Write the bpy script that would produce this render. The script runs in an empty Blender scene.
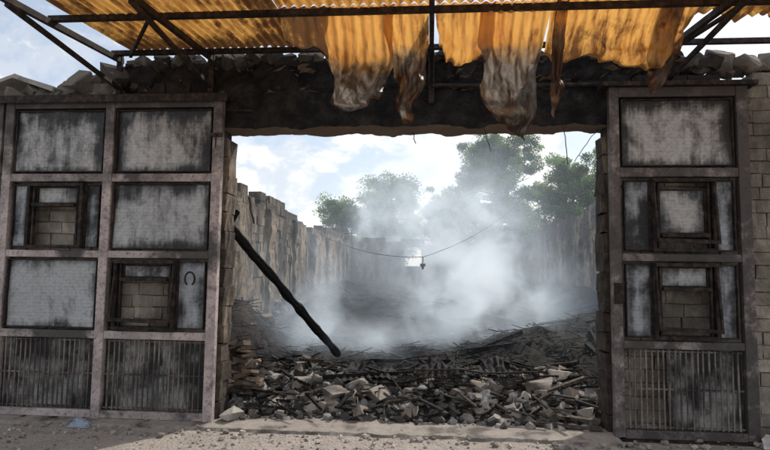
import bpy, bmesh, math, random
import numpy as np
from mathutils import Matrix, Vector, noise, Euler
random.seed(7); RNG=np.random.default_rng(7)
scn=bpy.context.scene
def link(o,parent=None):
    scn.collection.objects.link(o)
    if parent: o.parent=parent
    return o
def empty(name):
    e=bpy.data.objects.new(name,None); e.empty_display_size=.2; return link(e)
def ss(a,b,x):
    t=max(0.,min(1.,(x-a)/(b-a))); return t*t*(3-2*t)
# ---------------------------------------------------------------- camera
cam=bpy.data.cameras.new("camera"); co=link(bpy.data.objects.new("camera",cam)); scn.camera=co
co.matrix_world=Matrix.Translation((0,-5.8,1.6))@Matrix.Rotation(math.radians(4.7),4,'Z')@Matrix.Rotation(math.radians(94.6),4,'X')@Matrix.Rotation(math.radians(0.73),4,'Z')
cam.sensor_width=36; cam.lens=26; cam.clip_end=3000; cam.clip_start=.05
# ---------------------------------------------------------------- node helper
class NT:
    def __init__(s,nt): s.t=nt; nt.nodes.clear()
    def n(s,ty,ins=None,**kw):
        nd=s.t.nodes.new(ty)
        for k,v in kw.items(): setattr(nd,k,v)
        if ins:
            for k,v in ins.items(): s.set(nd,k,v)
        return nd
    def set(s,nd,k,v):
        i=nd.inputs[k]
        if hasattr(v,'bl_idname') and hasattr(v,'outputs'): v=v.outputs[0]
        if isinstance(v,bpy.types.NodeSocket): s.t.links.new(v,i)
        else:
            if isinstance(v,(tuple,list)) and len(v)==3 and i.type=='RGBA': v=(*v,1)
            i.default_value=v
    def m(s,op,a,b=0.,c=0.,clamp=False):
        nd=s.n('ShaderNodeMath',operation=op,use_clamp=clamp)
        s.set(nd,0,a); s.set(nd,1,b); s.set(nd,2,c); return nd.outputs[0]
    def mix(s,f,a,b,bt='MIX'):
        nd=s.n('ShaderNodeMix',data_type='RGBA',blend_type=bt)
        s.set(nd,0,f); s.set(nd,6,a); s.set(nd,7,b); return nd.outputs[2]
    def ramp(s,f,lo,hi,a=0.,b=1.,smooth=True):
        nd=s.n('ShaderNodeMapRange',interpolation_type='SMOOTHSTEP' if smooth else 'LINEAR')
        s.set(nd,0,f); s.set(nd,1,lo); s.set(nd,2,hi); s.set(nd,3,a); s.set(nd,4,b); return nd.outputs[0]
    def noise(s,vec,scale,detail=6,rough=.6,dist=0.,sc=None):
        if sc:
            mp=s.n('ShaderNodeMapping'); s.set(mp,'Vector',vec); mp.inputs['Scale'].default_value=sc; vec=mp.outputs[0]
        nd=s.n('ShaderNodeTexNoise'); s.set(nd,'Vector',vec); s.set(nd,'Scale',scale); s.set(nd,'Detail',float(min(detail,6))); s.set(nd,'Roughness',rough); s.set(nd,'Distortion',dist)
        return nd.outputs[0]
def mat(name):
    m=bpy.data.materials.new(name); m.use_nodes=True; t=NT(m.node_tree)
    out=t.n('ShaderNodeOutputMaterial'); g=t.n('ShaderNodeNewGeometry'); return m,t,out,g.outputs['Position']
def finish(t,out,col,rough=.9,bump=None,bd=.02,bs=.6,metal=0.,spec=.3):
    b=t.n('ShaderNodeBsdfPrincipled',{'Base Color':col,'Roughness':rough,'Metallic':metal,'Specular IOR Level':spec})
    if bump is not None:
        bn=t.n('ShaderNodeBump',{'Strength':bs,'Distance':bd,'Height':bump}); t.set(b,'Normal',bn)
    t.set(out,'Surface',b); return b
def attr(t,nm='Col'):
    a=t.n('ShaderNodeAttribute',attribute_name=nm); return a.outputs['Color'],a.outputs['Fac']
# ---------------------------------------------------------------- mesh accumulator
CUBEV=np.array([[-1,-1,-1],[1,-1,-1],[1,1,-1],[-1,1,-1],[-1,-1,1],[1,-1,1],[1,1,1],[-1,1,1]])*.5
CUBEF=[(0,3,2,1),(4,5,6,7),(0,1,5,4),(1,2,6,5),(2,3,7,6),(3,0,4,7)]
def rock(seed,n=16,sub=1):
    r=random.Random(seed); bm=bmesh.new()
    for i in range(n):
        v=Vector([r.uniform(-1,1) for _ in range(3)]); 
        v=Vector([max(-.62,min(.62,c)) for c in v*1.25])
        bm.verts.new(v)
    bmesh.ops.convex_hull(bm,input=bm.verts)
    bmesh.ops.delete(bm,geom=[v for v in bm.verts if not v.link_faces],context='VERTS')
    if sub:
        bmesh.ops.bevel(bm,geom=list(bm.edges),offset=.04,segments=1,affect='EDGES',clamp_overlap=True)
        bmesh.ops.triangulate(bm,faces=bm.faces)
        bmesh.ops.subdivide_edges(bm,edges=[e for e in bm.edges if e.calc_length()>.3],cuts=1)
        for v in bm.verts: v.co+=noise.noise_vector(v.co*2.7+Vector((seed,0,0)))*.09+noise.noise_vector(v.co*7)*.03
    bm.verts.index_update()
    V=np.array([v.co[:] for v in bm.verts]); F=[tuple(v.index for v in f.verts) for f in bm.faces]; bm.free()
    return V/1.2,F
ROCKS=[rock(i,11+i%9,0) for i in range(16)]
ROCKSD=[rock(i+50,16+i%9,1) for i in range(18)]
class MB:
    def __init__(s): s.v=[]; s.f=[]; s.c=[]; s.n=0
    def add(s,V,F,col=(1,1,1)):
        V=np.asarray(V,float); s.v.append(V); s.f+= [tuple(i+s.n for i in f) for f in F]; s.n+=len(V)
        c=np.asarray(col,float)
        s.c.append(np.tile(c,(len(V),1)) if c.ndim==1 else c)
    def box(s,c,d,rot=None,col=(1,1,1),jit=0.):
        V=CUBEV*np.array(d)
        if jit: V=V+RNG.uniform(-jit,jit,V.shape)
        if rot is not None: V=V@np.array(Euler(rot).to_matrix()).T
        s.add(V+np.array(c),CUBEF,col)
    def bb(s,x0,x1,y0,y1,z0,z1,col=(1,1,1),jit=0.):
        s.box(((x0+x1)/2,(y0+y1)/2,(z0+z1)/2),(x1-x0,y1-y0,z1-z0),None,col,jit)
    def rock(s,c,d,col=(1,1,1),hd=False):
        V,F=random.choice(ROCKSD if hd else ROCKS); R=np.array(Euler([random.uniform(0,6.3) for _ in range(3)]).to_matrix())
        Rz=np.array(Euler((random.uniform(-.3,.3),random.uniform(-.3,.3),random.uniform(0,6.3))).to_matrix())
        s.add(((V@R.T)*np.array(d))@Rz.T+np.array(c),F,col)
    def stick(s,a,b,w,h,col=(1,1,1),jit=0.,seg=1):
        a=Vector(a); b=Vector(b); L=(b-a).length
        q=(b-a).to_track_quat('X','Z'); R=np.array(q.to_matrix())
        V=CUBEV*np.array((L,w,h))
        if jit: V=V+RNG.uniform(-jit,jit,V.shape)
        s.add(V@R.T+np.array((a+b)/2),CUBEF,col)
    def tube(s,pts,r,n=6,col=(1,1,1)):
        pts=[Vector(p) for p in pts]; V=[];F=[]
        for i,p in enumerate(pts):
            d=(pts[min(i+1,len(pts)-1)]-pts[max(i-1,0)]).normalized()
            u=d.orthogonal().normalized() if i==0 else (u-d*u.dot(d)).normalized()
            w=d.cross(u); rr=r[i] if isinstance(r,(list,tuple)) else r
            for k in range(n):
                a=2*math.pi*k/n; V.append(p+u*math.cos(a)*rr+w*math.sin(a)*rr)
        for i in range(len(pts)-1):
            for k in range(n):
                F.append((i*n+k,i*n+(k+1)%n,(i+1)*n+(k+1)%n,(i+1)*n+k))
        F.append(tuple(range(n))[::-1]); F.append(tuple(range((len(pts)-1)*n,len(pts)*n)))
        s.add([v[:] for v in V],F,col)
    def grid(s,fn,nu,nv,col=None):
        V=[];C=[]
        for j in range(nv+1):
            for i in range(nu+1):
                r=fn(i/nu,j/nv); V.append(r[0]); C.append(r[1])
        F=[(j*(nu+1)+i,j*(nu+1)+i+1,(j+1)*(nu+1)+i+1,(j+1)*(nu+1)+i) for j in range(nv) for i in range(nu)]
        s.add(V,F,C)
    def make(s,name,material,parent=None,smooth=False,bevel=0.):
        me=bpy.data.meshes.new(name); V=np.concatenate(s.v)
        me.from_pydata(V.tolist(),[],s.f); me.update()
        a=me.color_attributes.new('Col','FLOAT_COLOR','POINT')
        C=np.concatenate(s.c); C=np.concatenate([C,np.ones((len(C),1))],1).astype(np.float32)
        a.data.foreach_set('color',C.ravel())
        if smooth: me.shade_smooth()
        me.materials.append(material); o=bpy.data.objects.new(name,me); link(o,parent)
        if bevel:
            b=o.modifiers.new('bevel','BEVEL'); b.width=bevel; b.segments=2; b.limit_method='ANGLE'
        return o
def fb(x,y,z=0.,o=4): return noise.fractal(Vector((x,y,z)),1.,2.,o)
# ---------------------------------------------------------------- materials
def brick_material(name,soot_on=1):
    m,t,out,P=mat(name); c,_=attr(t)
    n1=t.noise(P,9,8,.7); n2=t.noise(P,1.6,5,.6); n3=t.noise(P,60,4,.7); n4=t.noise(P,1.3,6,.7,.5,(1,1,.35))
    col=t.mix(t.ramp(n1,.3,.75),t.mix(.5,c,(.16,.13,.10)),c)
    col=t.mix(t.ramp(n2,.45,.75,0,.4),col,(.25,.225,.20))
    sp=t.n('ShaderNodeSeparateXYZ',{0:P})
    if soot_on==1:
        zz=t.m('ADD',sp.outputs[2],t.m('MULTIPLY',t.m('SUBTRACT',n2,.5),1.1))
        up=t.ramp(zz,2.5,3.1)
        ax=t.m('ABSOLUTE',t.m('ADD',sp.outputs[0],.25)); ax=t.m('ADD',ax,t.m('MULTIPLY',t.m('SUBTRACT',n1,.5),.8))
        side=t.ramp(ax,3.1,3.8,1,.0)
        k=t.m('MULTIPLY',up,side)
        k2=t.m('MULTIPLY',t.ramp(ax,3.2,4.6,.7,.3),t.ramp(n4,.42,.62,.0,1.))
        k=t.m('MAXIMUM',k,k2); k=t.m('MULTIPLY',k,.96)
        col=t.mix(k,col,t.mix(t.ramp(n1,.4,.75),(.012,.012,.012),(.04,.036,.032)))
    else:
        st=t.noise(P,1.0,7,.75,.6,(1,1,.28)); k=t.ramp(st,.42,.56,.12,.95)
        k=t.m('MAXIMUM',k,t.m('MULTIPLY',t.ramp(sp.outputs[2],1.7,.6,0,.85),t.ramp(n2,.32,.55)))
        k=t.m('MAXIMUM',k,t.m('MULTIPLY',t.ramp(sp.outputs[2],2.6,3.1,0,.92),t.ramp(n2,.32,.55)))
        col=t.mix(k,col,t.mix(t.ramp(n1,.35,.7),(.022,.020,.019),(.09,.068,.052)))
    finish(t,out,col,.95,t.m('ADD',n1,t.m('MULTIPLY',n3,.5)),.03,.9)
    return m
M_brick=brick_material('sooty_brick'); M_wallin=brick_material('interior_brick',2)
m,t,out,P=mat('charred_concrete'); n1=t.noise(P,5,8,.7); n2=t.noise(P,30,5,.7); n3=t.noise(P,1.5,5,.7)
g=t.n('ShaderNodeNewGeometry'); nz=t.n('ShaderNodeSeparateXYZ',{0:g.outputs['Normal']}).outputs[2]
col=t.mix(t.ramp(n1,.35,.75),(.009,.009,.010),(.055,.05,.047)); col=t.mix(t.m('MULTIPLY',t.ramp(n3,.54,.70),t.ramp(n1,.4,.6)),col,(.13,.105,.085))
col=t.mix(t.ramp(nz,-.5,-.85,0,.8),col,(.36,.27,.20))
finish(t,out,col,.95,t.m('ADD',n1,n2),.06,1.); M_char=m
# painted steel frame
m,t,out,P=mat('scorched_frame_paint'); n1=t.noise(P,4,8,.7); n2=t.noise(P,34,6,.75); n3=t.noise(P,1.4,5,.65); c,f=attr(t)
col=t.mix(t.ramp(n1,.35,.7),(.50,.42,.40),(.31,.26,.25))
col=t.mix(t.ramp(n2,.5,.66,0,.8),col,(.10,.07,.058)); col=t.mix(t.ramp(n2,.42,.3,0,.6),col,(.54,.50,.48))
sp=t.n('ShaderNodeSeparateXYZ',{0:P})
zz=t.m('ADD',sp.outputs[2],t.m('MULTIPLY',t.m('SUBTRACT',n1,.5),2.2))
k=t.ramp(zz,2.0,3.4,0.0,.93); k=t.m('MAXIMUM',k,t.ramp(n3,.49,.62,0,.88)); 
sx=t.ramp(sp.outputs[0],1.0,2.0,0,.88); k=t.m('MAXIMUM',k,t.m('MULTIPLY',sx,t.ramp(n1,.3,.52,.45,1.)))
k=t.m('MAXIMUM',k,t.m('SUBTRACT',1.,f))
col=t.mix(k,col,(.024,.021,.02))
finish(t,out,col,.65,n2,.006,.6,spec=.4); M_frame=m
# sooty sheet (Col.r = soot, Col.g= blue tint)
m,t,out,P=mat('sooty_sheet_metal'); c,f=attr(t); sr=t.n('ShaderNodeSeparateColor',{0:c})
n1=t.noise(P,2.6,8,.62,.9); n2=t.noise(P,28,6,.75); n3=t.noise(P,9,6,.7,.3,(1,1,.12)); n5=t.noise(P,10,6,.7,1.)
w=t.n('ShaderNodeTexWave',{'Vector':P,'Scale':9.,'Distortion':1.2,'Detail':3.},bands_direction='Z')
s=t.m('ADD',sr.outputs[0],t.m('MULTIPLY',t.m('SUBTRACT',n1,.5),1.8)); s=t.m('ADD',s,t.m('MULTIPLY',t.m('SUBTRACT',n3,.5),1.9)); s=t.m('ADD',s,t.m('MULTIPLY',t.m('SUBTRACT',n2,.5),.3)); s=t.m('ADD',s,t.m('MULTIPLY',t.m('SUBTRACT',n5,.5),.45))
s=t.ramp(s,.0,1.05)
base=t.mix(sr.outputs[1],(.44,.435,.42),(.31,.36,.42)); base=t.mix(t.ramp(n2,.4,.7),base,(.30,.295,.29))
base=t.mix(t.m('MULTIPLY',w.outputs[1],.11),base,(.10,.10,.10)); base=t.mix(t.ramp(n5,.55,.72,0,.6),base,(.20,.14,.10))
col=t.mix(s,base,(.016,.016,.018))
finish(t,out,col,t.ramp(n2,.3,.7,.38,.7),t.m('ADD',t.m('MULTIPLY',w.outputs[1],.4),n2),.005,.3,metal=.1,spec=.5); M_sheet=m
m,t,out,P=mat('burnt_steel'); n1=t.noise(P,14,7,.7); c,_=attr(t)
col=t.mix(t.ramp(n1,.4,.7),(.014,.013,.013),(.07,.048,.039)); col=t.mix(1.,col,c,'MULTIPLY'); finish(t,out,col,.75,n1,.006,.5,spec=.2); M_dark=m
m,t,out,P=mat('rusty_bar'); n1=t.noise(P,10,7,.7); n2=t.noise(P,2.5,3,.6)
col=t.mix(t.ramp(n1,.35,.7),(.13,.105,.09),(.29,.25,.21)); col=t.mix(t.ramp(n2,.42,.58,0,.85),col,(.035,.03,.028)); finish(t,out,col,.8,n1,.006,.5); M_bar=m
m,t,out,P=mat('charred_wood'); c,_=attr(t); n1=t.noise(P,22,6,.7); vo=t.n('ShaderNodeTexVoronoi',{'Vector':P,'Scale':26.})
col=t.mix(t.ramp(n1,.45,.75,0,.6),t.mix(.75,c,(.01,.01,.011)),c); finish(t,out,col,.85,vo.outputs[0],.02,.9,spec=.15); M_wood=m
m,t,out,P=mat('rubble_stone'); c,_=attr(t); n1=t.noise(P,12,7,.7); n2=t.noise(P,70,4,.7); n3=t.noise(P,3,6,.7)
col=t.mix(t.ramp(n1,.35,.7),t.mix(.35,c,(.12,.105,.09)),c); col=t.mix(t.ramp(n3,.48,.64,0,.75),col,(.05,.045,.042))
finish(t,out,col,.95,t.m('ADD',n1,n2),.012,.8); M_stone=m
m,t,out,P=mat('ash_and_burnt_hay'); c,_=attr(t); n1=t.noise(P,3.5,9,.75,.8); n2=t.noise(P,22,8,.8); n3=t.noise(P,.8,4,.6); n4=t.noise(P,60,4,.8,0,(1,.25,1))
col=t.mix(t.ramp(n1,.4,.65),(.013,.0125,.0135),(.05,.047,.046)); col=t.mix(t.ramp(n2,.54,.74,0,.7),col,(.16,.16,.162))
col=t.mix(t.m('MULTIPLY',t.ramp(n3,.45,.65),t.ramp(n4,.4,.65)),col,(.09,.068,.046)); col=t.mix(1.,col,c,'MULTIPLY')
finish(t,out,col,.95,t.m('ADD',t.m('ADD',n1,n2),n4),.08,1.); M_ash=m
m,t,out,P=mat('dusty_ground'); n1=t.noise(P,2.2,8,.7); n2=t.noise(P,40,6,.75); n3=t.noise(P,9,6,.7)
vo=t.n('ShaderNodeTexVoronoi',{'Vector':P,'Scale':38.}); 
col=t.mix(t.ramp(n1,.35,.65),(.53,.465,.41),(.42,.37,.33)); col=t.mix(t.ramp(n3,.5,.7,0,.6),col,(.30,.26,.23)); col=t.mix(t.ramp(n2,.5,.75,0,.8),col,(.60,.54,.49))
col=t.mix(t.ramp(n2,.42,.3,0,.7),col,(.13,.11,.10))
finish(t,out,col,.97,t.m('ADD',t.m('ADD',n2,n3),t.m('MULTIPLY',vo.outputs[0],.6)),.03,1.); M_ground=m
m,t,out,P=mat('pine_needles'); c,_=attr(t)
d=t.n('ShaderNodeBsdfDiffuse',{'Color':c}); tr=t.n('ShaderNodeBsdfTranslucent',{'Color':c}); mx=t.n('ShaderNodeMixShader',{0:.5,1:d,2:tr}); t.set(out,'Surface',mx); M_leaf=m
m,t,out,P=mat('bark'); n1=t.noise(P,8,6,.7,0,(1,1,.2)); finish(t,out,t.mix(n1,(.04,.03,.022),(.16,.12,.09)),.95,n1,.03,.8); M_bark=m
# fiberglass (r = burn, g = soot)
m,t,out,P=mat('yellow_fiberglass'); c,_=attr(t); sr=t.n('ShaderNodeSeparateColor',{0:c})
n1=t.noise(P,3.5,7,.7,.5); n2=t.noise(P,22,6,.7); n3=t.noise(P,5,6,.7,.3,(2.5,.35,.5)); n6=t.noise(P,7,6,.7,1.2,(1,1,.4))
burn=t.m('ADD',sr.outputs[0],t.m('MULTIPLY',t.m('SUBTRACT',n1,.5),.5))
col=t.mix(t.ramp(n3,.35,.68),(.70,.37,.09),(.52,.21,.045)); col=t.mix(t.ramp(n2,.5,.75,0,.35),col,(.74,.48,.19))
col=t.mix(t.ramp(burn,.3,.55),col,(.36,.235,.12)); col=t.mix(t.ramp(burn,.55,.8),col,(.22,.20,.175)); 
col=t.mix(t.m('MULTIPLY',t.ramp(burn,.35,.6),t.ramp(n6,.42,.58,0,.88)),col,(.065,.045,.03))
so=t.m('ADD',sr.outputs[1],t.m('MULTIPLY',t.m('SUBTRACT',n3,.5),1.8)); so=t.m('ADD',so,t.m('MULTIPLY',t.m('SUBTRACT',n1,.5),1.4))
so=t.ramp(so,.2,.8,0,.95); col=t.mix(so,col,(.08,.034,.013))
d=t.n('ShaderNodeBsdfDiffuse',{'Color':col}); tr=t.n('ShaderNodeBsdfTranslucent',{'Color':col}); gl=t.n('ShaderNodeBsdfGlossy',{'Color':(.6,.6,.6),'Roughness':.3})
bn=t.n('ShaderNodeBump',{'Strength':.4,'Distance':.01,'Height':n2}); t.set(d,'Normal',bn); t.set(gl,'Normal',bn)
mx=t.n('ShaderNodeMixShader',{0:.62,1:d,2:tr}); mx=t.n('ShaderNodeMixShader',{0:.06,1:mx,2:gl}); t.set(out,'Surface',mx); M_fib=m
m,t,out,P=mat('blue_cloth'); n1=t.noise(P,40,4,.6); finish(t,out,t.mix(n1,(.2,.25,.32),(.35,.4,.46)),.9,n1,.01,.5); M_cloth=m

# ---------------------------------------------------------------- ground
g=MB(); g.grid(lambda u,v:(((u-.5)*1600,(v-.5)*1600,0),(1,1,1)),8,8); g.make('ground',M_ground)
g=MB()
for i in range(3600):
    x=random.uniform(-5.6,4.6); y=-random.random()**1.3*1.6+.0; 
    s=.006+.028*random.random()**3.; k=random.uniform(.6,1.3)
    g.rock((x,y,s*.25),(s,s*random.uniform(.7,1.2),s*.7),(.48*k,.43*k,.385*k))
for i in range(200):
    x=random.uniform(-5.4,4.4); y=-random.random()*.6-.02; s=random.uniform(.02,.06); k=random.uniform(.5,1.2)
    g.rock((x,y,s*.3),(s,s,s*.7),(.48*k,.43*k,.385*k),True)
g.make('gravel',M_stone)
g=MB()
def sill(u,v):
    x=-4.9+6.7*u; prof=[(-.34,0.0),(-.33,.028),(-.1,.034),(.12,.034),(.13,0)]
    j=int(round(v*4)); y,z=prof[j]; 
    return ((x,y+.05*fb(x*3,j)-.03*fb(x*9,j*2.),z+(.008*fb(x*6,j*3.) if z>0 else -.01)),(.38,.34,.30))
g.grid(sill,260,4); g.make('concrete_threshold',M_stone,smooth=False)
# ---------------------------------------------------------------- brick walls
def brick_wall(mb,a,b,zt,h=.13,L=.28,th=.3,proud=.012,cols=None,faces=(1,),jit=.004,gap=.012,miss=.0,z0=0.,core=(.20,.175,.15)):
    a=Vector(a); b=Vector(b); D=(b-a); Ln=D.length; D.normalize(); N=Vector((-D.y,D.x)) 
    ang=math.atan2(D.y,D.x)
    rows=int(4.4/h)
    for r in range(rows):
        z=z0+h*(r+.5); off=(r%2)*.5*L; s=-off
        while s<Ln:
            l=L*random.uniform(.82,1.18); s0=max(s,0); s1=min(s+l,Ln); s+=l
            if s1-s0<.05: continue
            sc=(s0+s1)/2
            if z+h*.4>zt(sc)+random.uniform(-.5,.5)*h: continue
            if random.random()<miss: continue
            k=random.uniform(.72,1.18); w=random.random()
            c=cols[0]*(1-w)+cols[1]*w; c=c*k
            full=(z+h*1.5>zt(sc))
            for f in ((0,) if full else faces):
                if f==0: T=th; o=0
                else: T=.07; o=f*(th/2-.035)
                p=a+D*sc+N*(o+random.uniform(-1,1)*jit+(f*proud))
                mb.box((p.x,p.y,z+random.uniform(-.003,.003)),(s1-s0-gap*random.uniform(.4,1.6),T,h-gap*random.uniform(.5,1.4)),(random.uniform(-.02,.02),random.uniform(-.015,.015),ang+random.uniform(-.02,.02)),c,.006)
    n=int(Ln/.14); V=[];F=[]
    hs=[max(.1,zt(min(Ln,i*Ln/n))-h*.9) for i in range(n+1)]
    for i in range(n+1):
        for o in (-th/2+.012,th/2-.012):
            p=a+D*(i*Ln/n)+N*o
            V+= [(p.x,p.y,z0),(p.x,p.y,hs[i])]
    for i in range(n):
        q=i*4; w=q+4
        F+=[(q,w,w+1,q+1),(q+2,q+3,w+3,w+2),(q+1,w+1,w+3,q+3)]
    F+=[(0,1,3,2),(n*4,n*4+2,n*4+3,n*4+1)]
    mb.add(V,F,core)
CB=(np.array((.56,.49,.40)),np.array((.48,.425,.36)))
bld=empty('burnt_warehouse')
XL,XR,TH=-2.25,1.81,.25; YC=TH/2
w=MB()
brick_wall(w,(XL,YC),(-9.,YC),lambda s:3.50+.1*fb(s*.9,3.)+(0.12 if s<1.5 else 0),cols=CB,faces=(1,),th=TH,core=(.36,.31,.26))
brick_wall(w,(8.,YC),(XR,YC),lambda s:3.66+.12*fb(s*1.1,8.),cols=CB,faces=(1,),th=TH,core=(.40,.35,.30),gap=.009,jit=.007)
w.make('facade_wall',M_brick,bld)
w=MB()
for z in np.arange(.1,3.1,.2):
    for X,sg in ((XL,1),(XR,-1)):
        k=random.uniform(.65,1.15)
        w.box((X+sg*(.012+random.uniform(-.014,.014)),YC,z),(.10,TH+random.uniform(0,.03),.196),(0,random.uniform(-.03,.03),random.uniform(-.05,.05)),(.50*k,.40*k,.31*k),.014)
w.make('jamb_blocks',M_wallin,bld)
def rough_box(mb,x0,x1,y0,y1,z0,z1,step,amp,col=(1,1,1),fr=3.,seed=0):
    nx=max(1,int((x1-x0)/step)); V=[];F=[]
    ny=max(1,int((y1-y0)/step)); nz=max(1,int((z1-z0)/step))
    idx={}
    def vid(i,j,k):
        if (i,j,k) not in idx:
            p=Vector((x0+(x1-x0)*i/nx,y0+(y1-y0)*j/ny,z0+(z1-z0)*k/nz))
            d=noise.noise_vector(p*fr+Vector((seed,0,0)))*amp+noise.noise_vector(p*fr*3.3)*amp*.5
            idx[(i,j,k)]=len(V); V.append(tuple(p+d))
        return idx[(i,j,k)]
    for i in range(nx):
        for j in range(ny):
            for k,fl in ((0,1),(nz,0)):
                q=[vid(i,j,k),vid(i+1,j,k),vid(i+1,j+1,k),vid(i,j+1,k)]; F.append(q[::-1] if fl else q)
    for i in range(nx):
        for k in range(nz):
            for j,fl in ((0,0),(ny,1)):
                q=[vid(i,j,k),vid(i+1,j,k),vid(i+1,j,k+1),vid(i,j,k+1)]; F.append(q[::-1] if fl else q)
    for j in range(ny):
        for k in range(nz):
            for i,fl in ((0,1),(nx,0)):
                q=[vid(i,j,k),vid(i,j+1,k),vid(i,j+1,k+1),vid(i,j,k+1)]; F.append(q[::-1] if fl else q)
    mb.add(V,F,col)
w=MB(); rough_box(w,-2.75,2.15,-.03,.33,3.11,3.5,.04,.035,fr=4.)
rough_box(w,-3.45,2.6,.02,.32,3.505,3.86,.04,.10,fr=4.,seed=5)
w.make('lintel_beam',M_char,bld)
w=MB()
for i in range(620):
    x=random.uniform(-8.5,7.5); s=random.uniform(.03,.13)
    top=3.50 if x<-3.4 else (3.84 if x<2.6 else 3.68)
    k=random.uniform(.5,1.1)*(.6 if (x<-3.3 or x>2.9) else random.choice((.1,.16,.35)))
    w.rock((x,random.uniform(.02,.24),top+s*random.uniform(0,.8)),(s*1.5,s*1.2,s),(.36*k,.31*k,.26*k),True)
for x,z,s,k in ((-3.95,3.66,.26,.45),(-3.72,3.72,.22,.3),(-3.55,3.72,.3,.2),(-4.1,3.6,.2,.5),(2.75,3.78,.2,.5),(3.0,3.8,.24,.7),(3.3,3.76,.2,.9),(3.55,3.78,.22,.8),(3.9,3.78,.25,1.)):
    w.rock((x,.13,z),(s*1.3,s,s*.9),(.36*k,.31*k,.26*k),True)
w.box((-4.95,.15,3.64),(.6,.4,.05),(0,-.32,0),(.42,.40,.37),.01); w.box((-4.45,.15,3.64),(.5,.4,.05),(0,.30,0),(.36,.34,.31),.01)
w.make('wall_top_rubble',M_stone,bld)
CI=(np.array((.46,.36,.26)),np.array((.37,.29,.21)))
w=MB()
def ztl(s):
    y=s; base=3.25+.34*fb(y*.7,1.)+.26*fb(y*2.5,4.)
    near=1-ss(7,11,y)
    base+=near*(.35*fb(y*1.3,12.)+.22*fb(y*4.,8.)+.12)
    return base-(.35 if (int(y/2.6)%3==1) else 0)*ss(.2,.6,(y%2.6)/2.6)
brick_wall(w,(-4.15,.3),(-4.15,22.),ztl,h=.2,L=.4,th=.3,cols=CI,faces=(-1,1),miss=.03,jit=.02,gap=.005,core=(.36,.28,.20))
for y in np.arange(2.2,21.5,2.6):
    hh=ztl(y)+random.uniform(-.6,.1)
    rough_box(w,-4.03,-3.86,y,y+.36,0,hh,.1,.07,(.38,.29,.20),seed=y)
for y0,y1,z0,z1 in ((4.6,6.4,.9,2.9),(7.2,8.9,.6,2.4),(9.8,11.6,.8,2.9),(13.,15.,.7,2.6),(16.,18.5,1.0,2.9)):
    rough_box(w,-4.02,-3.955,y0,y1,z0,z1,.1,.05,(.42,.33,.24),seed=y0)
w.make('side_wall',M_wallin,bld)
w=MB()
for i in range(150):
    y=random.uniform(3.,20); s=random.uniform(.06,.24); k=random.uniform(.15,.7)
    w.rock((-3.95+abs(random.gauss(0,.35)),y,.35+random.uniform(0,.35)),(s*1.3,s,s*.9),(.40*k,.33*k,.26*k),True)
w.make('fallen_wall_blocks',M_stone)
w=MB()
brick_wall(w,(5.35,22.),(5.35,.3),lambda s:3.75+.3*fb(s*.6,4.)+.2*fb(s*2.5,4.),h=.2,L=.4,th=.3,cols=CI,faces=(-1,1),miss=.02,jit=.018,gap=.005,core=(.36,.28,.20))
for y in np.arange(3.4,21.5,2.6):
    rough_box(w,5.08,5.23,y,y+.36,0,3.4+random.uniform(-.5,.1),.1,.06,(.40,.33,.26),seed=y)
w.make('side_wall',M_wallin,bld)
w=MB()
def ztb(s):
    x=5.2-s; 
    return 3.15+.12*fb(s*.8,6.)+ .25*ss(3,5,x)-(.55*ss(.9,.3,abs(x-.05)) if abs(x-.05)<.9 else 0)
brick_wall(w,(5.2,22.1),(-.45,22.1),lambda s:ztb(s),h=.2,L=.4,th=.3,cols=CI,faces=(1,),jit=.01)
brick_wall(w,(-1.3,22.1),(-4.0,22.1),lambda s:3.2+.1*fb(s,2.),h=.2,L=.4,th=.3,cols=CI,faces=(1,),jit=.01)
brick_wall(w,(-.45,22.1),(-1.3,22.1),lambda s:1.85,h=.2,L=.4,th=.3,cols=CI,faces=(1,),jit=.01)
rough_box(w,-1.5,-.3,21.97,22.22,2.75,3.15,.1,.03,(.3,.26,.2))
w.make('back_wall',M_wallin,bld)

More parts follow.
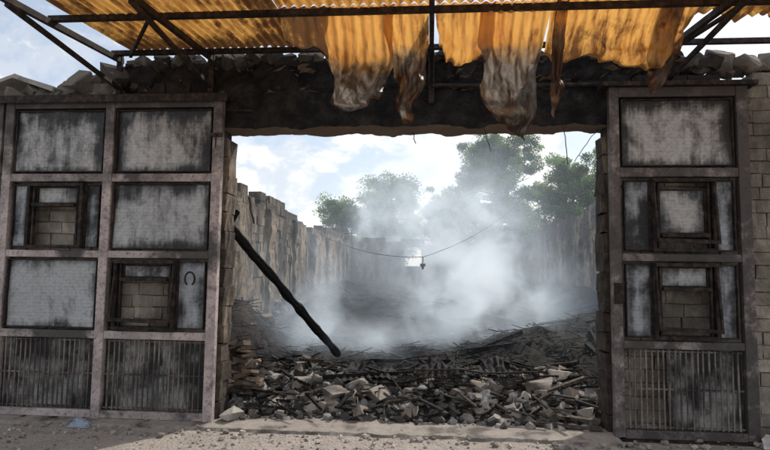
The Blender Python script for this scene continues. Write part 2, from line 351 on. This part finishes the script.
# ---------------------------------------------------------------- gates
def gate(name,posts,rows,cells,zt,y=-.12):
    root=empty(name)
    fr=MB()
    for a,b in posts: fr.bb(a,b,y-.045,y+.035,.03,zt,(1,1,1))
    for za,zb,k in rows:
        for i in range(len(posts)-1):
            fr.bb(posts[i][1]+.001,posts[i+1][0]-.001,y-.040,y+.03,za,zb,(k,k,k))
    fr.make('frame',M_frame,root,bevel=.006)
    sh=MB(); br=MB(); dk=MB()
    def sheet(xa,xb,za,zb,yy=y,tint=.0,amt=.5,bul=.012):
        nx=max(4,int((xb-xa)/.04)); nz=max(4,int((zb-za)/.04)); sd=random.uniform(0,99)
        def f(u,v):
            x=xa+(xb-xa)*u; z=za+(zb-za)*v
            e=min(u,1-u)*(xb-xa); e2=min(v*1.4,(1-v)*.7)*(zb-za)
            ed=1-ss(0,.17,min(e,e2)+.07*fb(x*4+sd,z*4))
            s=amt-.5+.22+ed*.72+.4*fb(x*1.8+sd,z*1.8,0,3)
            return ((x,yy+bul*fb(x*2.5,z*2.5,sd,2)*2,z),(s,tint,0))
        sh.grid(f,nx,nz)
        for (a,b,c,d) in ((xa,xb,za,za+.012),(xa,xb,zb-.012,zb),(xa,xa+.012,za+.012,zb-.012),(xb-.012,xb,za+.012,zb-.012)):
            dk.bb(a,b,yy-.028,yy-.004+.02,c,d)
    def grille(xa,xb,za,zb,back):
        n=int((xb-xa)/.052)
        for i in range(1,n):
            x=xa+(xb-xa)*i/n+random.uniform(-.004,.004)
            br.box((x,y-.01,(za+zb)/2),(.013,.012,zb-za-.01),(0,random.uniform(-.008,.008),0),(1,1,1),.002)
        for z in (za+.02,zb-.02,za+(zb-za)*.5): br.bb(xa,xb,y-.0,y+.012,z-.008,z+.008)
        if back:
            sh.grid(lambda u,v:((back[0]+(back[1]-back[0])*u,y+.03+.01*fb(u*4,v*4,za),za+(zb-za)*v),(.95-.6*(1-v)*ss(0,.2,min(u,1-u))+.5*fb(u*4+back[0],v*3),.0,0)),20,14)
    def window(xa,xb,za,zb,oa,ob,kind):
        for a,b in ((xa+.012,oa-.036),(ob+.036,xb-.012)):
            if b-a>.06: sheet(a,b,za+.01,zb-.01,y+.005,.7,.35,.004)
        d=.035
        for (a,b,c,e) in ((oa-d,oa,za,zb),(ob,ob+d,za,zb),(oa,ob,zb-d,zb),(oa,ob,za,za+d)):
            dk.bb(a,b,y-.075,y+.02,c,e)
        ia,ib=oa+.02,ob-.02; zm=za+(zb-za)*kind[0]; z2=za+(zb-za)*kind[1]
        for (a,b,c,e) in ((ia,ia+.022,za+d+.001,zb-d-.001),(ib-.022,ib,za+d+.001,zb-d-.001)):
            dk.bb(a,b,y-.055,y-.015,c,e)
        dk.bb(ia+.023,ib-.023,y-.10,y-.02,zm-.018,zm+.018)
        if z2>zm: sheet(ia+.024,ib-.024,zm+.019,z2,y+.0,0,.25,.006)
        if kind[2]:
            dk.box(((oa+ob)/2,y-.14,za+.10),(ob-oa+.05,.035,.035),(0,.03,0))
            for x in (oa-.015,ob+.015): dk.stick((x,y-.14,za+.10),(x,y-.06,zb-.03),.022,.03)
            dk.box(((oa+ob)/2,y-.09,zb-.02),(ob-oa+.06,.03,.035))
    for c in cells:
        k=c[0]
        if k=='s': sheet(*c[1:5],amt=c[5],tint=c[6])
        if k=='g': grille(*c[1:5],c[5])
        if k=='w': window(*c[1:])
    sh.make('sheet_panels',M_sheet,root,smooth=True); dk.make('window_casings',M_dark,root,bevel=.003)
    if br.n: br.make('grille_bars',M_bar,root)
    return root
rows=[(.035,.11,.95),(.845,.925,1.),(1.69,1.765,1.),(2.505,2.59,.8),(3.31,3.40,.35)]
gl=gate('sliding_gate',[(-4.66,-4.56),(-3.51,-3.41),(-2.31,-2.21)],rows,[
 ('s',-4.54,-3.53,2.61,3.29,.48,0.),('s',-3.39,-2.33,2.61,3.29,.58,0.),
 ('w',-4.54,-3.53,1.785,2.485,-4.30,-3.74,(.66,.95,0)),
 ('s',-3.39,-2.33,1.785,2.485,.46,.25),
 ('s',-4.54,-3.53,.945,1.67,.22,.35),
 ('w',-3.39,-2.33,.945,1.67,-3.28,-2.68,(.72,.93,1)),
 ('g',-4.555,-3.515,.115,.84,(-4.555,-3.515)),('g',-3.405,-2.315,.115,.84,(-3.405,-2.315)),
],3.40)
gl2=gate('sliding_gate',[(-5.85,-5.75),(-4.79,-4.69)],rows,[
 ('s',-5.73,-4.81,2.61,3.29,.5,0.),('s',-5.73,-4.81,1.785,2.485,.4,0.2),('s',-5.73,-4.81,.945,1.67,.5,0.2),('g',-5.745,-4.795,.115,.84,(-5.745,-4.795))],3.40)
rowsR=[(.02,.10,.25),(.87,.945,.9),(1.715,1.79,.35),(2.55,2.64,.5),(3.36,3.46,.2)]
gr=gate('sliding_gate',[(1.78,1.875),(3.0,3.11)],rowsR,[
 ('s',1.90,2.975,2.66,3.34,.50,0.),
 ('w',1.90,2.975,1.81,2.53,2.20,2.735,(.22,.86,1)),
 ('w',1.90,2.975,.965,1.70,2.20,2.735,(.66,.95,1)),
 ('g',1.88,2.995,.105,.865,(2.3,2.995)),
],3.46)
tr=MB(); tr.bb(-6.2,-2.15,-.20,-.02,3.405,3.45); tr.bb(1.70,3.2,-.20,-.02,3.465,3.51); tr.bb(-6.2,-2.15,-.21,-.195,3.36,3.44); 
tr.bb(-6.2,-2.15,-.2,-.03,.0,.03); tr.bb(1.72,3.2,-.2,-.03,.0,.018)
tr.make('gate_track',M_dark,bevel=.004)
hb=MB(); hb.tube([(0.0,-.06,3.54),(.9,-.065,3.525),(1.95,-.06,3.53)],.022,8); hb.tube([(-2.2,-.07,3.30),(-1.9,-.09,3.28)],.012)
hb.make('conduit_pipe',M_dark)
hs=MB(); pts=[]
for i in range(15):
    a=math.radians(-60+300*i/14); pts.append((-2.485+.052*math.cos(a),-.19,1.48+.07*math.sin(a)))
hs.tube(pts,.011,6); hs.make('horseshoe',M_dark)
lk=MB(); lk.bb(-2.33,-2.2,-.19,-.166,2.98,3.02); lk.tube([(-2.26,-.2,3.0),(-2.26,-.2,2.86)],.008); lk.bb(1.79,1.87,-.185,-.166,1.3,1.5); lk.make('gate_latch',M_dark,bevel=.003)
# ---------------------------------------------------------------- debris terrain
def hz(x,y):
    h=.02+.20*ss(.0,1.0,y)*(1-.45*ss(1.6,3.0,y))
    h+=.35*ss(6,14,y)+.12*ss(0.4,1.,y)*fb(x*.9,y*.7,3.)
    h+=ss(.3,1.5,y)*(.10*fb(x*2.3,y*2.3,1.)+.035*fb(x*7,y*7,2.))
    h+=.85*math.exp(-((x+3.5)/.6)**2-((y-4.0)/1.5)**2)
    h+=.35*math.exp(-((x-1.6)/1.2)**2-((y-4.0)/1.2)**2)
    h+=.6*math.exp(-((x-3.6)/1.2)**2-((y-5.5)/2.5)**2)
    h+=.5*math.exp(-((x+3.8)/.9)**2)*ss(6,8,y)+.6*math.exp(-((x-5.0)/1.)**2)*ss(6,8,y)
    h+=.35*math.exp(-((x+.5)/1.8)**2-((y-10)/2.2)**2)*(1+.5*fb(x*2,y*2))
    h+=.08*math.exp(-((x-1.3)/.7)**2-((y-1.0)/.5)**2)
    return max(.0,h)
g=MB()
def terr(u,v):
    x=-4.0+9.2*u; y=.05+(v**1.6)*21.9
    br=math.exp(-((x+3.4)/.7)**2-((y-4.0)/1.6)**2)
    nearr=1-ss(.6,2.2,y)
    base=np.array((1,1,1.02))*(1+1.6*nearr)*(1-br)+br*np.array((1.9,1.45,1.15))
    return ((x,y,hz(x,y)),tuple(base))
g.grid(terr,190,300); g.make('burnt_debris_floor',M_ash,smooth=True)
g=MB()
for i in range(6500):
    y=.5+19*random.random()**1.7; x=random.uniform(-3.9,5.1)
    if y<2 and (x<-2.3 or x>2.2): continue
    L=random.uniform(.06,.42)*(1+y*.03); a=random.uniform(0,6.3); z=hz(x,y)+random.uniform(.0,.05)
    k=random.random()**3.8; c=(.013+.14*k,.0125+.12*k,.012+.10*k)
    dx,dy=math.cos(a)*L/2,math.sin(a)*L/2; tz=random.uniform(-.12,.2)*L
    w_=random.uniform(.005,.024)
    g.stick((x-dx,y-dy,z-tz*.4),(x+dx,y+dy,z+tz),w_,random.uniform(.003,.012),c,.003)
g.make('burnt_straw_and_splinters',M_wood)
g=MB()
for i in range(70):
    y=1.9+14*random.random()**1.5; x=random.uniform(-3.4,4.6); L=random.uniform(.4,1.2); a=random.choice([0.1,2.9,.8,1.9])+random.uniform(-.5,.5)
    s=random.uniform(.04,.10); ca,sa=math.cos(a)*L/2,math.sin(a)*L/2
    g.stick((x-ca,y-sa,hz(x-ca,y-sa)+.02),(x+ca,y+sa,hz(x+ca,y+sa)+.04),s,s*.7,(.022,.021,.021),.012)
g.make('charred_timbers',M_wood)
g=MB(); a=Vector((-2.62,1.2,2.16)); b=Vector((-1.46,3.2,.22)); pts=[];rr=[]
for i in range(40):
    f=i/39; p=a.lerp(b,f)+Vector((.012*fb(f*6,1),.01*fb(f*6,4),.02*fb(f*5,2))); pts.append(p); rr.append(.066*(1+.35*fb(f*14,7))*(1 if 0<i<39 else .7))
g.tube(pts,rr,6,(.03,.028,.028)); g.stick((-2.75,1.25,1.9),(-2.5,1.2,2.35),.07,.05,(.02,.02,.02),.015); g.make('charred_beam',M_wood)
g=MB()
for i in range(34):
    z=.06+(i//2)*.042; k=random.uniform(.3,1.5)
    g.box((-2.07+random.uniform(-.1,.14)-.004*i,.55+random.uniform(-.12,.12),z),(random.uniform(.12,.24),random.uniform(.1,.2),random.uniform(.03,.06)),(random.uniform(-.2,.2),random.uniform(-.25,.25),random.uniform(-1.2,1.2)),(.20*k,.15*k,.11*k),.014)
g.make('collapsed_brick_stack',M_stone)
# ---------------------------------------------------------------- rubble
g=MB()
for i in range(2500):
    x=random.uniform(-2.15,1.78); y=.03+1.7*random.random()**.9
    s=.018+.11*random.random()**2.8
    if y<.25: s*=.65
    q=random.random(); k=random.uniform(.5,1.2) if q<.60 else random.uniform(.06,.3)
    r=random.random(); base=np.array((.42,.38,.335))*(1-r)+np.array((.41,.405,.395))*r
    z=max(hz(x,y),.02)+s*random.uniform(.0,.4)
    g.rock((x,y,z),(s*1.25,s*1.1,s*1.0),base*k,True)
for i in range(26):
    x=random.uniform(-1.9,1.7); y=random.uniform(.15,1.5); k=random.uniform(.3,1.)
    g.box((x,y,hz(x,y)+.05),(.2,.11,.08),[random.uniform(-.6,.6),random.uniform(-.6,.6),random.uniform(0,6)],(.44*k,.37*k,.30*k),.018)
for x,y,s,k in ((1.25,.75,.18,1.1),(1.05,1.05,.14,1.),(1.5,.9,.16,1.05),(.55,.35,.12,.9),(-.2,.3,.13,1.1),(-.6,.55,.16,.8),(-1.05,.5,.18,.9),(-.8,.85,.16,.9),(.3,.6,.13,.9),(-1.5,.8,.15,.8),(1.62,.3,.13,1.),(.9,.3,.10,1.2),(-1.3,.3,.11,1.1),(-.3,.9,.14,.6),(-1.7,.35,.12,1.2)):
    g.rock((x,y,hz(x,y)+s*.35),(s*1.5,s*1.2,s*.9),(.42*k,.37*k,.32*k),True)
g.make('rubble_pile',M_stone)
g=MB()
for i in range(300):
    x=random.uniform(-2.1,1.75); y=random.uniform(.1,1.8); L=random.uniform(.1,.5); a=random.uniform(0,6.3); k=random.random()**3; z=hz(x,y)+random.uniform(.04,.12)
    g.stick((x-math.cos(a)*L/2,y-math.sin(a)*L/2,z),(x+math.cos(a)*L/2,y+math.sin(a)*L/2,z+random.uniform(-.08,.10)),random.uniform(.01,.05),random.uniform(.008,.03),(.02+.2*k,.018+.16*k,.016+.12*k),.005)
for (a,b,s_) in (((-1.3,1.0,.30),(.2,1.25,.36),.07),((.1,1.15,.30),(1.5,1.35,.36),.08),((-.6,.7,.28),(.5,.95,.30),.05),((-1.7,1.4,.3),(-.7,1.1,.33),.06)):
    g.stick(a,b,s_,s_*.7,(.02,.019,.019),.015)
g.make('wood_fragments',M_wood)
# burnt sheet with wire-mesh grate
g=MB()
def cs(u,v):
    x=-1.05+2.25*u; y=.85+.8*v+.06*fb(u*3,1.); z=hz(x,y)+.13+.007*math.sin(x*2*math.pi/.075)+.09*fb(u*5,v*2,5.)-.08*ss(.85,1,u)+.02*v
    return ((x,y,z),(.25,.25,.27))
g.grid(cs,260,12)
def gp(x,v): return (x+.02*fb(v*3,x),.70+.12*v,.30+.14*v+.03*fb(x*2,v))
for i in range(48):
    x=-.35+i*.034; g.tube([gp(x,v/4) for v in range(5)],.005,4)
for v in (0,.25,.5,.75,1.): g.tube([gp(-.35+1.6*k/20,v) for k in range(21)],.006 if 0<v<1 else .012,4)
g.make('burnt_corrugated_sheet_and_grate',M_dark,smooth=False)
g=MB()
for (a,b,w_,k) in (((.75,.35,.14),(1.72,.12,.10),.09,1.),((.9,.18,.06),(1.7,.0,.06),.07,.8),((.6,.6,.2),(1.6,.45,.22),.08,.6),((.2,.5,.2),(.9,.75,.27),.06,.4),((1.0,.5,.2),(1.74,.75,.42),.07,.9)):
    g.stick(a,b,w_,.03,(.32*k,.26*k,.20*k),.006)
g.make('broken_planks',M_wood)
g=MB(); g.rock((3.17,-.3,.06),(.2,.16,.13),(.8,.78,.73),True); g.rock((-2.05,-.05,.1),(.2,.14,.1),(.5,.47,.42),True); g.make('loose_stones',M_stone)
g=MB()
def rag(u,v):
    x=-3.62+.26*u+.03*fb(u*3,v*3); y=-.42+.14*v+.03*fb(u*3,v*3,5.); e=min(u,1-u,v,1-v)
    return ((x,y,.006+.10*ss(0,.45,e)*(.6+.8*abs(fb(u*4,v*4,2.)))),(1,1,1))
g.grid(rag,20,14); g.make('cloth_rag',M_cloth,smooth=True)
# ---------------------------------------------------------------- canopy
can=empty('corrugated_canopy')
fr=MB(); zc=lambda y:4.0+.078*y
for y in (-.12,-1.13,-2.3): fr.bb(-3.5,4.6,y-.025,y+.025,zc(y)-.085,zc(y)-.035)
for X in (-3.45,-2.4,0.0,2.4,4.5):
    fr.stick((X,.0,zc(0)-.115),(X,-2.4,zc(-2.4)-.115),.045,.055)
    fr.stick((X,-.02,3.56),(X,-1.7,zc(-1.7)-.15),.035,.04)
    fr.bb(X-.03,X+.03,-.06,-.025,3.35 if X==0 else 3.5,3.96)
fr.stick((2.05,-.02,3.62),(2.6,-1.7,3.78),.03,.03)
fr.stick((-3.3,-.1,3.9),(-2.5,-1.2,3.82),.03,.03)
fr.make('steel_frame',M_dark,can)
PIT=.088
def flat(x0,x1,y0,y1,soot,edge,dz=0.):
    def f(u,v):
        x=x0+(x1-x0)*u; y=y0+(y1-y0)*v
        n=fb(x*1.5,y*1.5,3.)
        z=zc(y)+dz+.018*math.sin(2*math.pi*x/PIT)-.02+.012*n
        b=soot(x,y); yy=y+(edge(x) if edge else 0)*v
        return ((x,yy,z),(b[0],b[1],0))
    return f
s=MB()
nn=lambda L:int(L/PIT*8)
s.grid(flat(-3.33,-1.35,-2.4,-.08,lambda x,y:(.05+.35*ss(-1.7,-1.35,x),.36+.6*ss(-.6,-.05,y)+.45*ss(-1.9,-1.35,x)+.25*ss(-2.7,-3.3,x)),lambda x:-.06*abs(fb(x*3,0,7.))),nn(1.98),24)
s.grid(flat(-1.345,2.3,-2.4,-1.16,lambda x,y:(.05,.25),None,.004),nn(3.65),12)
s.grid(flat(2.305,4.6,-2.4,-.55,lambda x,y:(.1,.35+.5*ss(-1.1,-.5,y)),lambda x:-.35*abs(fb(x*2.2,0,2.))-.15*ss(2.9,2.4,x)),nn(2.3),20)
def hang(x0,x1,bot,seed,drift=.22,burn0=.55,sootf=None,ystart=-1.16,narrow=.0,curl=.0):
    def f(u,v):
        xt=x0+(x1-x0)*u; L=zc(ystart)-bot(u)
        d=v*L; n=fb(xt*1.7+seed,d*2.,seed); xm=(x0+x1)/2
        x=xt+(xm-xt)*narrow*v*v+.09*v*n+.04*v*fb(d*4+seed,xt*3)
        amp=.020*(1-.75*v)
        y=ystart+.16*ss(0,.35,d)+drift*v+.26*v*fb(xt*1.8+seed,d*1.5,4.)+amp*math.sin(2*math.pi*xt/PIT)+.06*v*fb(xt*6,d*4,seed)+curl*ss(.7,1,v)**2
        z=zc(ystart)-.02-max(0,d-.05)+.04*v*n+abs(curl)*.5*ss(.85,1,v)
        if d<.12: z+=amp*math.sin(2*math.pi*xt/PIT)*(1-d/.12)
        e=1-ss(0,.06,(1-v)*L); so=(sootf(u,v) if sootf else .12)+.5*e
        return ((x,y,z),(ss(burn0-.2,burn0+.35,v*L/.95)*.9,so,0))
    return f
def pw(pts,amp=.03):
    def f(u):
        for i in range(len(pts)-1):
            if u<=pts[i+1][0]:
                t_=(u-pts[i][0])/(pts[i+1][0]-pts[i][0]); t_=ss(0,1,t_); return pts[i][1]*(1-t_)+pts[i+1][1]*t_+amp*fb(u*7,pts[0][1]*7)
        return pts[-1][1]
    return f
s.grid(hang(-1.36,-.88,pw([(0,3.66),(.5,3.60),(.8,3.5),(1,3.66)]),3.,.35,.2,lambda u,v:.8,curl=-.1),nn(.48),20)
s.grid(hang(-.98,-.32,pw([(0,3.3),(.10,3.10),(.25,3.0),(.5,2.97),(.75,3.05),(.9,3.22),(1,3.5)]),11.,.10,.42,lambda u,v:.10+.2*v,narrow=.12,curl=.16),nn(.66),44)
s.grid(hang(-.42,-.02,pw([(0,3.3),(.2,3.08),(.4,2.9),(.65,2.9),(.85,3.1),(1,3.4)]),15.,.24,.3,lambda u,v:.2+.5*v,narrow=.2,curl=.08),nn(.40),40)
s.grid(hang(.04,.55,pw([(0,3.6),(.2,3.50),(.5,3.44),(.8,3.5),(1,3.55)]),23.,.16,.8,lambda u,v:.12,curl=.10),nn(.51),30)
s.grid(hang(.42,1.02,pw([(0,3.2),(.12,3.02),(.25,2.98),(.4,2.91),(.6,2.81),(.78,2.75),(.9,2.88),(1,3.4)]),27.,.14,.32,lambda u,v:.12+.4*v,narrow=.08,curl=.1),nn(.60),44)
s.grid(hang(1.02,2.28,pw([(0,3.5),(.12,3.45),(.3,3.50),(.5,3.43),(.68,3.36),(.8,3.30),(.92,3.45),(1,3.7)]),31.,.22,.7,lambda u,v:.18+.35*v,curl=.16),nn(1.26),34)
s.grid(hang(1.06,1.17,pw([(0,3.1),(.5,2.98),(1,3.2)]),41.,.25,.1,lambda u,v:.7),14,30)
s.grid(hang(1.95,2.15,pw([(0,3.4),(.4,3.22),(.7,3.26),(1,3.5)]),47.,.3,.2,lambda u,v:.7),20,30)
o=s.make('fiberglass_sheets',M_fib,can,smooth=True)
# wires
g=MB()
def wire(a,b,sag,n=24,r=.006):
    a=Vector(a); b=Vector(b); g.tube([a.lerp(b,i/n)-Vector((0,0,sag*4*(i/n)*(1-i/n)))+Vector((.01*fb(i*.4,1),0,.0)) for i in range(n+1)],r,5)
wire((-4.0,13.5,2.9),(-.2,9.,1.95),.25,r=.009); wire((-.2,9.,1.95),(3.0,14.,3.9),.2,r=.009); wire((-.2,9.,1.96),(-.2,9.,1.75),0,4,r=.012)
g.box((-.2,9.,1.74),(.14,.1,.07)); g.tube([(-.2,9,1.72),(-.2,9,1.62)],[.05,.02],8)
g.make('hanging_cable_with_lamp_holder',M_dark)
g=MB()
wire((1.35,-.03,3.2),(1.42,.05,2.72),-.03,12,.005); wire((1.75,.1,3.1),(1.5,.1,2.75),-.02,12,.004); wire((.55,0.,3.1),(.62,0.,2.85),.0,8,.004); wire((-2.05,.3,2.4),(-1.98,.3,2.1),.02,8,.012)
wire((-.2,.2,3.1),(-.17,.2,2.98),0,6,.005)
g.make('dangling_wires',M_dark)
# ---------------------------------------------------------------- trees
def tree(name,X,Y,zb,H,W,nb,dens,seed,lean=0.,hue=(.125,.185,.058)):
    r=random.Random(seed); root=empty(name)
    tk=MB(); pts=[(X+lean*f*f+.15*math.sin(f*5+seed),Y+.1*math.sin(f*4),H*f*.95) for f in [i/12 for i in range(13)]]
    tk.tube(pts,[.24*(1-f*.88)+.015 for f in [i/12 for i in range(13)]],8)
    C=[]
    for i in range(nb):
        f=zb/H+(.97-zb/H)*(i+.5)/nb; j=min(11,int(f*12)); base=Vector(pts[j]).lerp(Vector(pts[j+1]),f*12-j)
        t_=(f-zb/H)/(1-zb/H); prof=(.6+.4*t_/.35) if t_<.35 else math.sqrt(max(0,1-((t_-.35)/.68)**2))*.95+.05
        L=W*.5*prof*r.uniform(.7,1.15); a=i*2.4+r.uniform(-.5,.5); up=r.uniform(.0,.25)+.25*t_
        end=base+Vector((math.cos(a)*L,math.sin(a)*L,L*up)); mid=base.lerp(end,.5)+Vector((0,0,-.06*L))
        tk.tube([base,mid,end],[.06*(1-t_)+.02,.035,.012],5)
        for k in range(r.randint(5,8)):
            ff=r.uniform(.2,1.05); p=base.lerp(end,ff)+Vector((r.gauss(0,.35),r.gauss(0,.35),r.gauss(.05,.3)))
            C.append((p,r.uniform(.25,.6),r.uniform(.45,1.6)))
            if r.random()<.4: tk.tube([base.lerp(end,min(1,ff*.8)),p],[.02,.008],4)
    tk.make('trunk_and_limbs',M_bark,root)
    q=np.random.default_rng(seed); per=max(1,int(dens/len(C))); allv=[];allc=[]
    for p,R,b in C:
        d=q.normal(size=(per,3)); d/=np.linalg.norm(d,axis=1)[:,None]; rad=R*q.uniform(.1,1.15,per)[:,None]**.6
        c=np.array(p)+d*rad*np.array((1.2,1.2,.8))
        dr=d*.7+q.normal(size=(per,3))*.6+np.array((0,0,.35)); dr/=np.linalg.norm(dr,axis=1)[:,None]
        sd=np.cross(dr,q.normal(size=(per,3))); sd/=np.linalg.norm(sd,axis=1)[:,None]
        L=q.uniform(.08,.22,per)[:,None]; w_=q.uniform(.02,.06,per)[:,None]
        tri=np.stack([c-sd*w_,c+sd*w_,c+dr*L],1); allv.append(tri.reshape(-1,3))
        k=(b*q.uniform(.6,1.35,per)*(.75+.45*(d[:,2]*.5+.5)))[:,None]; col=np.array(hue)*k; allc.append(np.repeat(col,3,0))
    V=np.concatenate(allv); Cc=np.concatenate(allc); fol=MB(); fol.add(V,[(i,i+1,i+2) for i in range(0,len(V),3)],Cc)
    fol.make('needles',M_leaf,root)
tree('pine_tree',4.4,30.5,2.6,10.2,7.0,52,76000,1)
tree('pine_tree',9.8,33,2.5,9.2,6.4,42,56000,2)
tree('pine_tree',-3.0,35,2.5,8.3,5.4,40,46000,3)
tree('pine_tree',1.2,37,2.5,7.2,4.6,30,32000,4)
tree('pine_tree',-6.9,36,2.0,7.0,3.8,26,26000,5)
tree('pine_tree',14.5,38,2.0,10.5,6.5,34,30000,6)
# ---------------------------------------------------------------- smoke volume
m=bpy.data.materials.new('smoke_volume'); m.use_nodes=True; t=NT(m.node_tree); out=t.n('ShaderNodeOutputMaterial')
P=t.n('ShaderNodeNewGeometry').outputs['Position']; sp=t.n('ShaderNodeSeparateXYZ',{0:P}); X,Y,Z=sp.outputs
n1=t.noise(P,.75,3,.62,1.0); wisp=t.ramp(n1,.43,.59)
def gau(cx,cy,cz,sx,sy,sz,A):
    vm=t.n('ShaderNodeVectorMath',{0:P,1:(cx,cy,cz)},operation='SUBTRACT'); vd=t.n('ShaderNodeVectorMath',{0:vm.outputs[0],1:(1/sx,1/sy,1/sz)},operation='MULTIPLY')
    dt=t.n('ShaderNodeVectorMath',{0:vd.outputs[0],1:vd.outputs[0]},operation='DOT_PRODUCT').outputs['Value']
    return t.m('MULTIPLY',t.m('EXPONENT',t.m('MULTIPLY',dt,-1.)),A)
d=gau(1.2,8.5,.8,1.5,2.4,1.0,.50)
for a in (gau(1.2,10.5,1.9,1.2,2.2,1.5,.30),gau(.6,14,3.4,1.7,3.0,1.8,.20),gau(-2.3,4.8,.9,.7,1.3,1.1,.36),gau(-.4,4.6,.4,1.4,1.2,.32,.45),gau(-2.2,22,3.9,2.8,3,2.4,.14)):
    d=t.m('ADD',d,a)
d=t.m('MULTIPLY',d,t.m('ADD',t.m('MULTIPLY',wisp,1.7),.06)); d=t.m('ADD',d,.007)
vs=t.n('ShaderNodeVolumeScatter',{'Color':(.84,.92,1.),'Density':d,'Anisotropy':.1})
em=t.n('ShaderNodeEmission',{'Color':(.66,.83,1.),'Strength':t.m('MULTIPLY',d,.40)}); ad=t.n('ShaderNodeAddShader',{0:vs,1:em}); t.set(out,'Volume',ad)  # bluish glow added to the smoke, standing in for multiply scattered light
try: m.cycles.volume_step_rate=3.0
except Exception: pass
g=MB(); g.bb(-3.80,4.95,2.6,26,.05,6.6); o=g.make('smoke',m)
# ---------------------------------------------------------------- world + sun
w_=bpy.data.worlds.new("World"); scn.world=w_; w_.use_nodes=True; t=NT(w_.node_tree)
tos=Vector((.50,.62,.78)).normalized(); el=math.asin(tos.z); az=math.atan2(tos.x,tos.y)
out=t.n('ShaderNodeOutputWorld'); sky=t.n('ShaderNodeTexSky',sky_type='NISHITA',sun_disc=False,sun_elevation=el,sun_rotation=az,dust_density=1.5)
tc=t.n('ShaderNodeTexCoord').outputs['Generated']; z=t.n('ShaderNodeSeparateXYZ',{0:tc}).outputs[2]
n1=t.noise(tc,3.2,10,.56,.3,(1,1,1.8)); n2=t.noise(tc,9,8,.6,.3,(1,1,1.6))
def blob(d_,r,A):
    vd=t.n('ShaderNodeVectorMath',{0:tc,1:d_},operation='DISTANCE').outputs['Value']
    return t.ramp(vd,0.,r,A,0.)
bl=t.m('ADD',blob((-.25,.955,.15),.20,.16),blob((.20,.95,.22),.18,.12))
cl=t.ramp(t.m('ADD',bl,t.m('ADD',t.m('MULTIPLY',n1,.72),t.m('MULTIPLY',n2,.28))),.47,.57)
hzn=t.ramp(z,-.02,.35,.8,.45); k=t.m('MAXIMUM',cl,hzn)
cc=t.mix(t.ramp(t.m('ADD',n2,t.m('MULTIPLY',n1,.3)),.54,.70),(5.3,5.8,6.4),(7.6,7.5,7.3))
col=t.mix(t.m('MULTIPLY',k,.95),sky,cc)
bg=t.n('ShaderNodeBackground',{'Color':col,'Strength':.15}); t.set(out,'Surface',bg)
L=bpy.data.lights.new('sun','SUN'); L.energy=3.6; L.angle=math.radians(2.0); L.color=(1,.94,.85); lo=link(bpy.data.objects.new('sun',L))
lo.rotation_euler=tos.to_track_quat('Z','Y').to_euler(); lo.location=(20,25,30)
scn.view_settings.view_transform='Standard'; scn.view_settings.look='None'; scn.view_settings.exposure=0
